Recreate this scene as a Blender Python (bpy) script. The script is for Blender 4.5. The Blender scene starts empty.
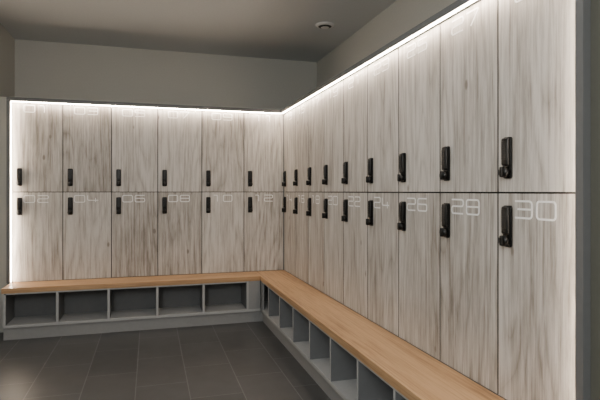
import bpy, bmesh, math, random
from mathutils import Vector, Matrix
random.seed(4)
COL = bpy.context.scene.collection

# ------------------------------------------------------------ dimensions (metres)
W = 0.449; H = 0.865; ZB = 0.470; DEPTH = 0.54
NB, NR = 6, 9
LB = NB*W; LR = NR*W
BD = 0.336            # bench depth
ZT = ZB + 2*H         # top of lockers
CEIL = 2.955
XL = -2.80; XR = 0.575; YB = 0.575; YF = -8.0
EYE = 1.34

# ------------------------------------------------------------ materials
def new_mat(name):
    m = bpy.data.materials.new(name); m.use_nodes = True
    nt = m.node_tree
    return m, nt, nt.nodes["Principled BSDF"]

def plain(name, col, rough=0.5, metal=0.0, noise=0.03, scale=30.0, bump=0.0, spec=0.5):
    m, nt, b = new_mat(name)
    N, L = nt.nodes, nt.links
    tc = N.new("ShaderNodeTexCoord")
    n = N.new("ShaderNodeTexNoise"); n.inputs["Scale"].default_value = scale; n.inputs["Detail"].default_value = 4
    L.new(tc.outputs["Object"], n.inputs["Vector"])
    r = N.new("ShaderNodeValToRGB")
    r.color_ramp.elements[0].position = 0.3; r.color_ramp.elements[1].position = 0.7
    r.color_ramp.elements[0].color = tuple(c*(1-noise) for c in col)+(1,)
    r.color_ramp.elements[1].color = tuple(min(1, c*(1+noise)) for c in col)+(1,)
    L.new(n.outputs["Fac"], r.inputs["Fac"]); L.new(r.outputs["Color"], b.inputs["Base Color"])
    b.inputs["Roughness"].default_value = rough; b.inputs["Metallic"].default_value = metal
    b.inputs["Specular IOR Level"].default_value = spec
    if bump:
        bp = N.new("ShaderNodeBump"); bp.inputs["Strength"].default_value = bump; bp.inputs["Distance"].default_value = 0.002
        L.new(n.outputs["Fac"], bp.inputs["Height"]); L.new(bp.outputs["Normal"], b.inputs["Normal"])
    return m

def mathn(N, L, op, a, b=None):
    n = N.new("ShaderNodeMath"); n.operation = op
    for i, v in enumerate((a, b)):
        if v is None: continue
        if isinstance(v, (int, float)): n.inputs[i].default_value = v
        else: L.new(v, n.inputs[i])
    return n.outputs[0]

def wood(name, axis, light, mid, dark, rough, knots, weights, fine_scale=55, band=3.0, ringn=10.0, vary=0.0, pos=(0.12,0.42,0.80), along=0.10):
    """axis = grain direction (0,1,2); weights = broad, grain, rings, smear (sum ~1)"""
    m, nt, b = new_mat(name)
    N, L = nt.nodes, nt.links
    tc = N.new("ShaderNodeTexCoord"); oi = N.new("ShaderNodeObjectInfo")
    off = N.new("ShaderNodeVectorMath"); off.operation = 'MULTIPLY'
    comb = N.new("ShaderNodeCombineXYZ")
    for i in range(3): L.new(oi.outputs["Random"], comb.inputs[i])
    L.new(comb.outputs[0], off.inputs[0]); off.inputs[1].default_value = (37, 11, 53)
    add = N.new("ShaderNodeVectorMath"); add.operation = 'ADD'
    L.new(tc.outputs["Object"], add.inputs[0]); L.new(off.outputs[0], add.inputs[1])
    def scaled(across, al):
        mp = N.new("ShaderNodeVectorMath"); mp.operation = 'MULTIPLY'
        v = [across]*3; v[axis] = al
        mp.inputs[1].default_value = v
        L.new(add.outputs[0], mp.inputs[0]); return mp.outputs[0]
    def noise(vec, detail, dist, rough=0.6):
        n = N.new("ShaderNodeTexNoise"); n.inputs["Scale"].default_value = 1
        n.inputs["Detail"].default_value = detail; n.inputs["Distortion"].default_value = dist
        n.inputs["Roughness"].default_value = rough
        L.new(vec, n.inputs["Vector"]); return n.outputs["Fac"]
    def stretch(v, lo, hi):
        r = N.new("ShaderNodeMapRange"); r.inputs["From Min"].default_value = lo; r.inputs["From Max"].default_value = hi
        L.new(v, r.inputs["Value"]); return r.outputs[0]
    broad = stretch(noise(scaled(7.5, 0.5), 3, 0.15), 0.3, 0.7)
    grain = stretch(noise(scaled(fine_scale, 1.6), 6, 0.1, 0.7), 0.32, 0.68)
    field = noise(scaled(band, band*along), 0.8, 0.0)
    rings = mathn(N, L, 'PINGPONG', mathn(N, L, 'MULTIPLY', field, ringn), 0.5)
    rings = mathn(N, L, 'POWER', mathn(N, L, 'MULTIPLY', rings, 2.0), 0.45)
    smear = stretch(noise(scaled(46, 4.0), 5, 0.2, 0.7), 0.34, 0.66)
    s = mathn(N, L, 'MULTIPLY', broad, weights[0])
    s = mathn(N, L, 'ADD', s, mathn(N, L, 'MULTIPLY', grain, weights[1]))
    s = mathn(N, L, 'ADD', s, mathn(N, L, 'MULTIPLY', rings, weights[2]))
    fac = mathn(N, L, 'ADD', s, mathn(N, L, 'MULTIPLY', smear, weights[3]))
    if vary:
        fac = mathn(N, L, 'ADD', fac, mathn(N, L, 'MULTIPLY', mathn(N, L, 'SUBTRACT', oi.outputs["Random"], 0.5), vary))
    if knots:
        vo = N.new("ShaderNodeTexVoronoi"); vo.inputs["Scale"].default_value = 1
        L.new(scaled(5.2, 2.8), vo.inputs["Vector"])
        k = N.new("ShaderNodeMapRange"); k.inputs["From Min"].default_value = 0.01; k.inputs["From Max"].default_value = 0.085
        k.inputs["To Min"].default_value = 0.55; k.inputs["To Max"].default_value = 0.0
        L.new(vo.outputs["Distance"], k.inputs["Value"])
        fac = mathn(N, L, 'SUBTRACT', fac, k.outputs[0])
    r = N.new("ShaderNodeValToRGB")
    e = r.color_ramp.elements
    e[0].position = pos[0]; e[0].color = dark+(1,)
    e[1].position = pos[2]; e[1].color = light+(1,)
    x = e.new(pos[1]); x.color = mid+(1,)
    L.new(fac, r.inputs["Fac"]); L.new(r.outputs["Color"], b.inputs["Base Color"])
    b.inputs["Roughness"].default_value = rough
    bp = N.new("ShaderNodeBump"); bp.inputs["Strength"].default_value = 0.12; bp.inputs["Distance"].default_value = 0.001
    L.new(grain, bp.inputs["Height"]); L.new(bp.outputs["Normal"], b.inputs["Normal"])
    return m

M_door = wood("whitewashed_pine", 2, (0.645,0.618,0.582), (0.455,0.425,0.388), (0.235,0.205,0.176), 0.5, True,
              (0.20,0.32,0.20,0.28), 88, 4.0, 15.0, 0.18, (0.24,0.48,0.72), 0.10)
M_bench_x = wood("oak_grain_x", 0, (0.56,0.355,0.19), (0.45,0.27,0.135), (0.28,0.15,0.068), 0.42, False, (0.25,0.45,0.12,0.18), 80, pos=(0.25,0.47,0.72))
M_bench_y = wood("oak_grain_y", 1, (0.56,0.355,0.19), (0.45,0.27,0.135), (0.28,0.15,0.068), 0.42, False, (0.25,0.45,0.12,0.18), 80, pos=(0.25,0.47,0.72))
M_grey = plain("grey_melamine", (0.41,0.418,0.42), 0.45)
M_greyin = plain("grey_melamine_inside_shade", (0.12,0.127,0.132), 0.55)  # same melamine, with the cubby's inner shade put into the colour
M_div = plain("grey_divider_shade", (0.145,0.152,0.158), 0.5)  # divider sides coloured dark to imitate shade inside the cubbies
M_plinth = plain("grey_plinth_board", (0.27,0.274,0.275), 0.45)
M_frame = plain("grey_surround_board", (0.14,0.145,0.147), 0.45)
M_edge = plain("door_edge_seam_shade", (0.055,0.05,0.047), 0.6)  # door sides coloured dark to stand for shade in the seams
M_carc = plain("dark_carcass_board", (0.02,0.02,0.02), 0.7)
M_black = plain("black_lock_plastic", (0.003,0.003,0.003), 0.33, spec=0.35)
M_key = plain("black_keypad", (0.004,0.004,0.004), 0.3, spec=0.35)
M_button = plain("dark_grey_buttons", (0.02,0.02,0.021), 0.5, spec=0.3)
M_num = plain("white_number_vinyl", (0.94,0.94,0.93), 0.5)
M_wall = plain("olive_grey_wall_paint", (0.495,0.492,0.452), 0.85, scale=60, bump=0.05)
M_pier = plain("dark_olive_wall", (0.105,0.105,0.087), 0.85, scale=60, bump=0.05)  # pier coloured darker than the other walls
M_ceil = plain("grey_ceiling_paint", (0.58,0.605,0.615), 0.9, scale=60, bump=0.05)
M_vent = plain("offwhite_detector_plastic", (0.72,0.715,0.70), 0.5)
M_ventd = plain("detector_dark_slots", (0.03,0.03,0.03), 0.6)

def emis(name, col, st):
    m, nt, b = new_mat(name)
    b.inputs["Base Color"].default_value = (0.8,0.8,0.8,1)
    b.inputs["Emission Color"].default_value = col+(1,)
    b.inputs["Emission Strength"].default_value = st
    return m
M_led = emis("warm_white_led", (1.0,0.82,0.65), 82.0)

def tile_mat():
    m, nt, b = new_mat("dark_grey_floor_tiles")
    N, L = nt.nodes, nt.links
    tc = N.new("ShaderNodeTexCoord")
    mp = N.new("ShaderNodeMapping"); mp.inputs["Rotation"].default_value = (0,0,math.radians(90))
    mp.inputs["Location"].default_value = (0.13,0.06,0)
    L.new(tc.outputs["Object"], mp.inputs["Vector"])
    br = N.new("ShaderNodeTexBrick")
    br.inputs["Scale"].default_value = 1; br.inputs["Brick Width"].default_value = 0.6
    br.inputs["Row Height"].default_value = 0.345; br.inputs["Mortar Size"].default_value = 0.0033
    br.inputs["Mortar Smooth"].default_value = 0.1; br.offset = 0.5
    br.inputs["Color1"].default_value = (0.055,0.057,0.059,1); br.inputs["Color2"].default_value = (0.068,0.070,0.072,1)
    br.inputs["Mortar"].default_value = (0.145,0.148,0.15,1)
    L.new(mp.outputs[0], br.inputs["Vector"])
    n = N.new("ShaderNodeTexNoise"); n.inputs["Scale"].default_value = 9; n.inputs["Detail"].default_value = 6
    L.new(tc.outputs["Object"], n.inputs["Vector"])
    mx = N.new("ShaderNodeMix"); mx.data_type = 'RGBA'; mx.blend_type = 'OVERLAY'; mx.inputs[0].default_value = 0.25
    L.new(br.outputs["Color"], mx.inputs[6]); L.new(n.outputs["Fac"], mx.inputs[7])
    L.new(mx.outputs[2], b.inputs["Base Color"])
    b.inputs["Roughness"].default_value = 0.34
    bp = N.new("ShaderNodeBump"); bp.inputs["Strength"].default_value = 0.4; bp.inputs["Distance"].default_value = 0.002
    bp.invert = True
    L.new(br.outputs["Fac"], bp.inputs["Height"]); L.new(bp.outputs["Normal"], b.inputs["Normal"])
    return m
M_tile = tile_mat()

# ------------------------------------------------------------ mesh helpers
def bm_box(bm, x0,x1,y0,y1,z0,z1, bevel=0.0, seg=2, mi=0):
    mat = Matrix.Translation(((x0+x1)/2,(y0+y1)/2,(z0+z1)/2)) @ Matrix.Diagonal((x1-x0,y1-y0,z1-z0,1))
    g = bmesh.ops.create_cube(bm, size=1, matrix=mat)
    vs = g["verts"]
    fs = set(f for v in vs for f in v.link_faces)
    for f in fs: f.material_index = mi
    if bevel:
        es = list(set(e for v in vs for e in v.link_edges))
        bmesh.ops.bevel(bm, geom=es, offset=bevel, segments=seg, affect='EDGES', profile=0.5)

def bm_cyl_y(bm, cx, cz, y0, y1, r, seg=24, r2=None):
    mat = Matrix.Translation((cx,(y0+y1)/2,cz)) @ Matrix.Rotation(math.radians(90),4,'X')
    bmesh.ops.create_cone(bm, cap_ends=True, segments=seg, radius1=r, radius2=r2 if r2 else r, depth=abs(y1-y0), matrix=mat)

def finish(bm, name, mats, smooth=False):
    bmesh.ops.recalc_face_normals(bm, faces=bm.faces)
    me = bpy.data.meshes.new(name); bm.to_mesh(me); bm.free()
    for m in mats: me.materials.append(m)
    if smooth:
        for p in me.polygons: p.use_smooth = True
    return me

def obj(name, me, parent=None, loc=(0,0,0)):
    o = bpy.data.objects.new(name, me); COL.objects.link(o)
    o.location = loc
    if parent: o.parent = parent
    return o

def box_obj(name, b, mat, parent=None, bevel=0.0):
    x0,x1,y0,y1,z0,z1 = b
    bm = bmesh.new()
    c = ((x0+x1)/2,(y0+y1)/2,z0)
    bm_box(bm, x0-c[0],x1-c[0],y0-c[1],y1-c[1],0,z1-z0, bevel)
    return obj(name, finish(bm, name, [mat]), parent, c)

def tag(o, label, cat, group=None):
    o["label"] = label; o["category"] = cat
    if group: o["group"] = group
def structure(o): o["kind"] = "structure"; return o

P = 0.042; TH = 0.034
# ------------------------------------------------------------ room
structure(box_obj("floor", (XL,XR,YF,YB,-0.1,0), M_tile))
structure(box_obj("ceiling", (XL,XR,YF,YB,CEIL,CEIL+0.1), M_ceil))
structure(box_obj("wall_back", (XL-0.1,XR+0.1,YB,YB+0.1,-0.1,CEIL+0.1), M_wall))
structure(box_obj("wall_left", (XL-0.1,XL,YF,YB,-0.1,CEIL+0.1), M_wall))
structure(box_obj("wall_right", (XR,XR+0.1,YF,YB,-0.1,CEIL+0.1), M_wall))
structure(box_obj("wall_front", (XL-0.1,XR+0.1,YF-0.1,YF,-0.1,CEIL+0.1), M_wall))
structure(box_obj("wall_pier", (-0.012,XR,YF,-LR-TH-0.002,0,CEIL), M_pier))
structure(box_obj("trim_1", (XL,-LB-TH-0.002,-0.01,0.02,0,ZT+0.042), M_wall))

# ------------------------------------------------------------ number glyphs
GL = {
 '0': [([(0,0),(1,0),(1,1),(0,1)], True)],
 '1': [([(0.2,1),(0.62,1),(0.62,0)], False)],
 '2': [([(0,1),(1,1),(1,.52),(0,.52),(0,0),(1,0)], False)],
 '3': [([(0,1),(1,1),(1,0),(0,0)], False), ([(0.15,.52),(1,.52)], False)],
 '4': [([(0,1),(0,.28),(1.05,.28)], False), ([(.78,.62),(.78,0)], False)],
 '5': [([(1,1),(0,1),(0,.54),(1,.54),(1,0),(0,0)], False)],
 '6': [([(1,1),(0,1),(0,0),(1,0),(1,.54),(0,.54)], False)],
 '7': [([(0,1),(1,1),(.35,0)], False)],
 '8': [([(0,0),(1,0),(1,1),(0,1)], True), ([(0,.52),(1,.52)], False)],
 '9': [([(0,0),(1,0),(1,1),(0,1),(0,.46),(1,.46)], False)],
}
GW, GH, GAP, TH_ = 0.094, 0.067, 0.026, 0.0039
def round_path(pts, closed, r):
    n = len(pts); out = []
    for i, p in enumerate(pts):
        if not closed and i in (0, n-1): out.append(p); continue
        a = pts[(i-1) % n]; c = pts[(i+1) % n]
        da = (a-p); dc = (c-p)
        rr = min(r, da.length*0.48, dc.length*0.48)
        p0 = p+da.normalized()*rr; p1 = p+dc.normalized()*rr
        for k in range(6):
            t = k/5
            out.append(p0*(1-t)**2 + p*2*t*(1-t) + p1*t*t)
    return out
def digit_mesh(ch):
    bm = bmesh.new(); th = TH_
    for pts, closed in GL[ch]:
        Pp = round_path([Vector((x*GW, y*GH)) for x, y in pts], closed, 0.015)
        n = len(Pp); Lp, Rp = [], []
        for i, p in enumerate(Pp):
            a = Pp[(i-1) % n] if (closed or i > 0) else None
            c = Pp[(i+1) % n] if (closed or i < n-1) else None
            d1 = (p-a).normalized() if a is not None else (c-p).normalized()
            d2 = (c-p).normalized() if c is not None else d1
            dd = (d1+d2).normalized(); nn = Vector((-dd.y, dd.x))
            k = 1/max(0.5, nn.dot(Vector((-d1.y, d1.x))))
            Lp.append(p+nn*th*k); Rp.append(p-nn*th*k)
        vl = [bm.verts.new((v.x,-0.0012,v.y)) for v in Lp]; vr = [bm.verts.new((v.x,-0.0012,v.y)) for v in Rp]
        bl = [bm.verts.new((v.x,0,v.y)) for v in Lp]; br = [bm.verts.new((v.x,0,v.y)) for v in Rp]
        for i in range(n if closed else n-1):
            j = (i+1) % n
            bm.faces.new((vl[i],vl[j],vr[j],vr[i]))
            bm.faces.new((bl[i],bl[j],vl[j],vl[i]))
            bm.faces.new((vr[i],vr[j],br[j],br[i]))
    return finish(bm, "digit", [M_num])
DIG = {c: digit_mesh(c) for c in GL}

# ------------------------------------------------------------ locker prototype meshes (face -Y, origin bottom-left of the front)
bm = bmesh.new(); t = 0.016
x0,x1,y0,y1,z0,z1 = 0.0006,W-0.0006,0.021,DEPTH,0.0,H
bm_box(bm,x0,x0+t,y0,y1,z0,z1); bm_box(bm,x1-t,x1,y0,y1,z0,z1)
bm_box(bm,x0+t,x1-t,y0,y1,z0,z0+t); bm_box(bm,x0+t,x1-t,y0,y1,z1-t,z1)
bm_box(bm,x0+t,x1-t,y1-0.008,y1,z0+t,z1-t)
ME_body = finish(bm,"body",[M_carc])
bm = bmesh.new(); bm_box(bm,0.0036,W-0.0036,0,0.0205,0.0032,H-0.0032,0.0006,1)
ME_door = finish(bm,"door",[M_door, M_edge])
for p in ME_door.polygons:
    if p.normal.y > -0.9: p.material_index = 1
bm = bmesh.new()
bm_box(bm,-0.0230,0.0230,-0.010,0,-0.086,0.085,0.0095,5)
bm_box(bm,-0.0210,0.0210,-0.025,-0.006,-0.034,0.082,0.0090,5)
ME_lock = finish(bm,"lock_body",[M_black],True)
bm = bmesh.new()
bm_box(bm,-0.0150,0.0150,-0.0260,-0.0235,-0.008,0.067,0.001,2)
for r in range(5):
    for c in range(2):
        bm_box(bm,-0.012+c*0.0135,-0.0015+c*0.0135,-0.0266,-0.0255,0.051-r*0.0130,0.0600-r*0.0130,0.0004,1,1)
ME_key = finish(bm,"lock_keypad",[M_key,M_button])
bm = bmesh.new()
bm_cyl_y(bm,0,-0.060,-0.034,-0.008,0.0210,30,r2=0.0220)
bm_box(bm,-0.0080,0.0080,-0.043,-0.030,-0.081,-0.038,0.005,4)
ME_handle = finish(bm,"lock_handle",[M_black],True)

def make_locker(origin, rotz, num, upper):
    root = bpy.data.objects.new("locker", None); root.empty_display_size = 0.1
    COL.objects.link(root); root.location = origin; root.rotation_euler = (0,0,rotz)
    obj("body", ME_body, root)
    d = obj("door", ME_door, root)
    lz = 0.145 if upper else H-0.138
    lx = 0.068
    lk = obj("lock_body", ME_lock, d, (lx,0,lz)); lk["label"] = "black plastic keypad lock housing"
    obj("lock_keypad", ME_key, d, (lx,0,lz))
    obj("lock_handle", ME_handle, d, (lx,0,lz))
    for ci, ch in enumerate("%02d" % num):
        n = obj("digit", DIG[ch], d, (0.106+ci*(GW+GAP),0,H-(0.026 if upper else 0.034)-GH)); n["label"] = "white outlined digit %s" % ch
    tier = "upper" if upper else "lower"
    tag(root, "whitewashed pine %s locker numbered %02d with black keypad lock" % (tier, num), "locker", "wooden lockers")
for i in range(NB):
    for up in (True, False):
        make_locker((-LB+i*W,0,ZB+(H if up else 0)), 0, 2*i+(1 if up else 2), up)
for j in range(NR):
    for up in (True, False):
        make_locker((0,-j*W,ZB+(H if up else 0)), math.radians(-90), 12+2*j+(1 if up else 2), up)

# ------------------------------------------------------------ surround + LED
sur = bpy.data.objects.new("locker_surround", None); COL.objects.link(sur); sur.location = (0,0,ZT)
def pbox(name,b,mat,parent,bevel=0.0):
    o = box_obj(name,b,mat,None,bevel); o.parent = parent
    o.location = Vector(o.location)-Vector(parent.location); return o
pbox("top_panel",(-LB-TH,DEPTH,-P,DEPTH,ZT+0.0005,ZT+0.038),M_frame,sur,0.001)
pbox("top_panel",(-P,DEPTH,-LR-TH,-P,ZT+0.0005,ZT+0.038),M_frame,sur,0.001)
pbox("side_panel",(-LB-TH,-LB-0.0005,-P,DEPTH,ZB+0.001,ZT),M_frame,sur,0.001)
pbox("side_panel",(-P,DEPTH,-LR-TH,-LR-0.0005,ZB+0.001,ZT),M_frame,sur,0.001)
pbox("corner_trim",(-0.010,-0.0005,-0.010,-0.0005,ZB+0.001,ZT-0.008),M_frame,sur,0.001)
a,b_ = -P+0.003,-P+0.017
pbox("led_strip",(-LB+0.004,-P,a,b_,ZT-0.005,ZT),M_led,sur)
pbox("led_strip",(a,b_,-LR+0.006,-P,ZT-0.005,ZT),M_led,sur)
pbox("led_strip",(-LB,-LB+0.005,a,b_,ZB+0.01,ZT-0.008),M_led,sur)
pbox("led_strip",(-0.031,-0.024,-LR,-LR+0.004,ZB+0.01,ZT-0.008),M_led,sur)
tag(sur,"grey board surround framing the lockers with glowing LED strips","locker surround")

# ------------------------------------------------------------ benches
BT = 0.045; zt = ZB-BT
xe = -LB-0.004; ye = -LR-TH
def bench(run):
    root = bpy.data.objects.new("bench", None); COL.objects.link(root)
    f = BD-0.006
    if run == 0:
        root.location = (-LB/2-BD/2,-BD/2,0)
        s0, s1 = BD+0.002, -xe-0.010
        divs = [0.47+0.443*i for i in range(5)]+[s1-0.012]
        B = lambda u0,u1,d0,d1,z0,z1: (-u1,-u0,-d1,-d0,z0,z1)
        fill = (s0,0.46)
        pbox("seat",(xe,-BD-0.001,-BD,-0.001,zt,ZB),M_bench_x,root,0.002)
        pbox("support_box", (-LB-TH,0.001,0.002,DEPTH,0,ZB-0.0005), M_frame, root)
    else:
        root.location = (-BD/2,-LR/2,0)
        s0, s1 = 0.002, -ye
        divs = [0.657+0.437*i for i in range(8)]+[s1-0.012]
        B = lambda u0,u1,d0,d1,z0,z1: (-d1,-d0,-u1,-u0,z0,z1)
        fill = (BD-0.006,0.385)
        pbox("seat",(-BD,-0.001,ye,-0.001,zt,ZB),M_bench_y,root,0.002)
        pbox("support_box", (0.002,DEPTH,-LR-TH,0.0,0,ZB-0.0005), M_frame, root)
        pbox("plinth", (-BD,-0.3085,-0.3075,-0.02,0,0.112), M_plinth, root)
    def p(name,b,mat,bev=0.0008): return pbox(name,b,mat,root,bev)
    p("plinth",B(s0,s1,0.02,f-0.022,0,0.112),M_plinth)
    p("bottom_panel",B(s0,s1,0.02,f,0.1125,0.138),M_grey)
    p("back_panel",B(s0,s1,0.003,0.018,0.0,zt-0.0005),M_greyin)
    p("filler_panel",B(fill[0],fill[1],f-0.02,f,0.1385,zt-0.001),M_plinth)
    p("top_rail",B(fill[1],s1-0.024,f-0.04,f,zt-0.013,zt-0.0005),M_grey)
    for dv in divs:
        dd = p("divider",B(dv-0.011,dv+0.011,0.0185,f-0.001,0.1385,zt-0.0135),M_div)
        # front edge keeps the plain grey, the sides carry the painted shade
        me = dd.data; me.materials.append(M_grey)
        for poly in me.polygons:
            n = poly.normal
            if (n.y < -0.9 if run == 0 else n.x < -0.9): poly.material_index = 1
    return root
tag(bench(0),"shorter tan oak bench with grey open shoe cubbies beneath","bench")
tag(bench(1),"longer tan oak bench with grey open shoe cubbies beneath","bench")

# ------------------------------------------------------------ ceiling detector
bm = bmesh.new()
prof = [(0.032,-0.030),(0.040,-0.027),(0.046,-0.019),(0.064,-0.018),(0.082,-0.013),(0.090,-0.006),(0.092,0.0)]
seg=40; rings=[]
for r_,z_ in prof:
    rings.append([bm.verts.new((r_*math.cos(2*math.pi*i/seg),r_*math.sin(2*math.pi*i/seg),z_)) for i in range(seg)])
bm.faces.new(rings[0])
for q in range(len(rings)-1):
    for i in range(seg):
        f = bm.faces.new((rings[q][i],rings[q][(i+1)%seg],rings[q+1][(i+1)%seg],rings[q+1][i]))
        if q in (1,2): f.material_index = 1
bm.faces.new(rings[-1])
det = obj("smoke_detector", finish(bm,"smoke_detector",[M_vent,M_ventd]), None, (0.201,-0.796,CEIL))
tag(det,"small round off-white smoke detector on the ceiling","smoke detector")

# ------------------------------------------------------------ lights
def area(name, loc, target, sx, sy, power, col):
    l = bpy.data.lights.new(name,'AREA'); l.shape='RECTANGLE'; l.size=sx; l.size_y=sy; l.energy=power; l.color=col
    o = bpy.data.objects.new(name,l); COL.objects.link(o); o.location = loc
    o.rotation_euler = (Vector(target)-Vector(loc)).to_track_quat('-Z','Y').to_euler(); return o
area("ceiling_fill",(-1.9,-6.0,CEIL-0.03),(-0.9,-3.6,0.2),1.2,1.2,52,(1.0,0.99,0.965))  # added fill light behind the camera, no fixture modelled
area("ceiling_fill",(-1.5,-2.6,CEIL-0.03),(-1.3,-2.5,0),1.0,1.0,13,(1.0,0.99,0.965))  # weaker added fill overhead, out of view
l = bpy.data.lights.new("soft_fill",'POINT'); l.energy=112; l.shadow_soft_size=0.3; l.color=(1,0.99,0.965)  # unseen soft point light added to lift upper walls and ceiling
o = bpy.data.objects.new("soft_fill",l); COL.objects.link(o); o.location=(-2.3,-6.2,2.2)
w = bpy.data.worlds.new("world"); bpy.context.scene.world = w; w.use_nodes = True
w.node_tree.nodes["Background"].inputs[0].default_value = (0.05,0.05,0.05,1)

# ------------------------------------------------------------ camera
d = 5.6
cam = bpy.data.cameras.new("camera"); co = bpy.data.objects.new("camera",cam); COL.objects.link(co)
co.location = (-0.2544*d,-0.9676*d,EYE)
co.rotation_euler = (math.radians(90),0,-math.atan2(0.2848,0.9586))
cam.sensor_width = 36; cam.lens = 505/600*36; cam.shift_y = -8.5/600; cam.clip_start = 0.05
bpy.context.scene.camera = co
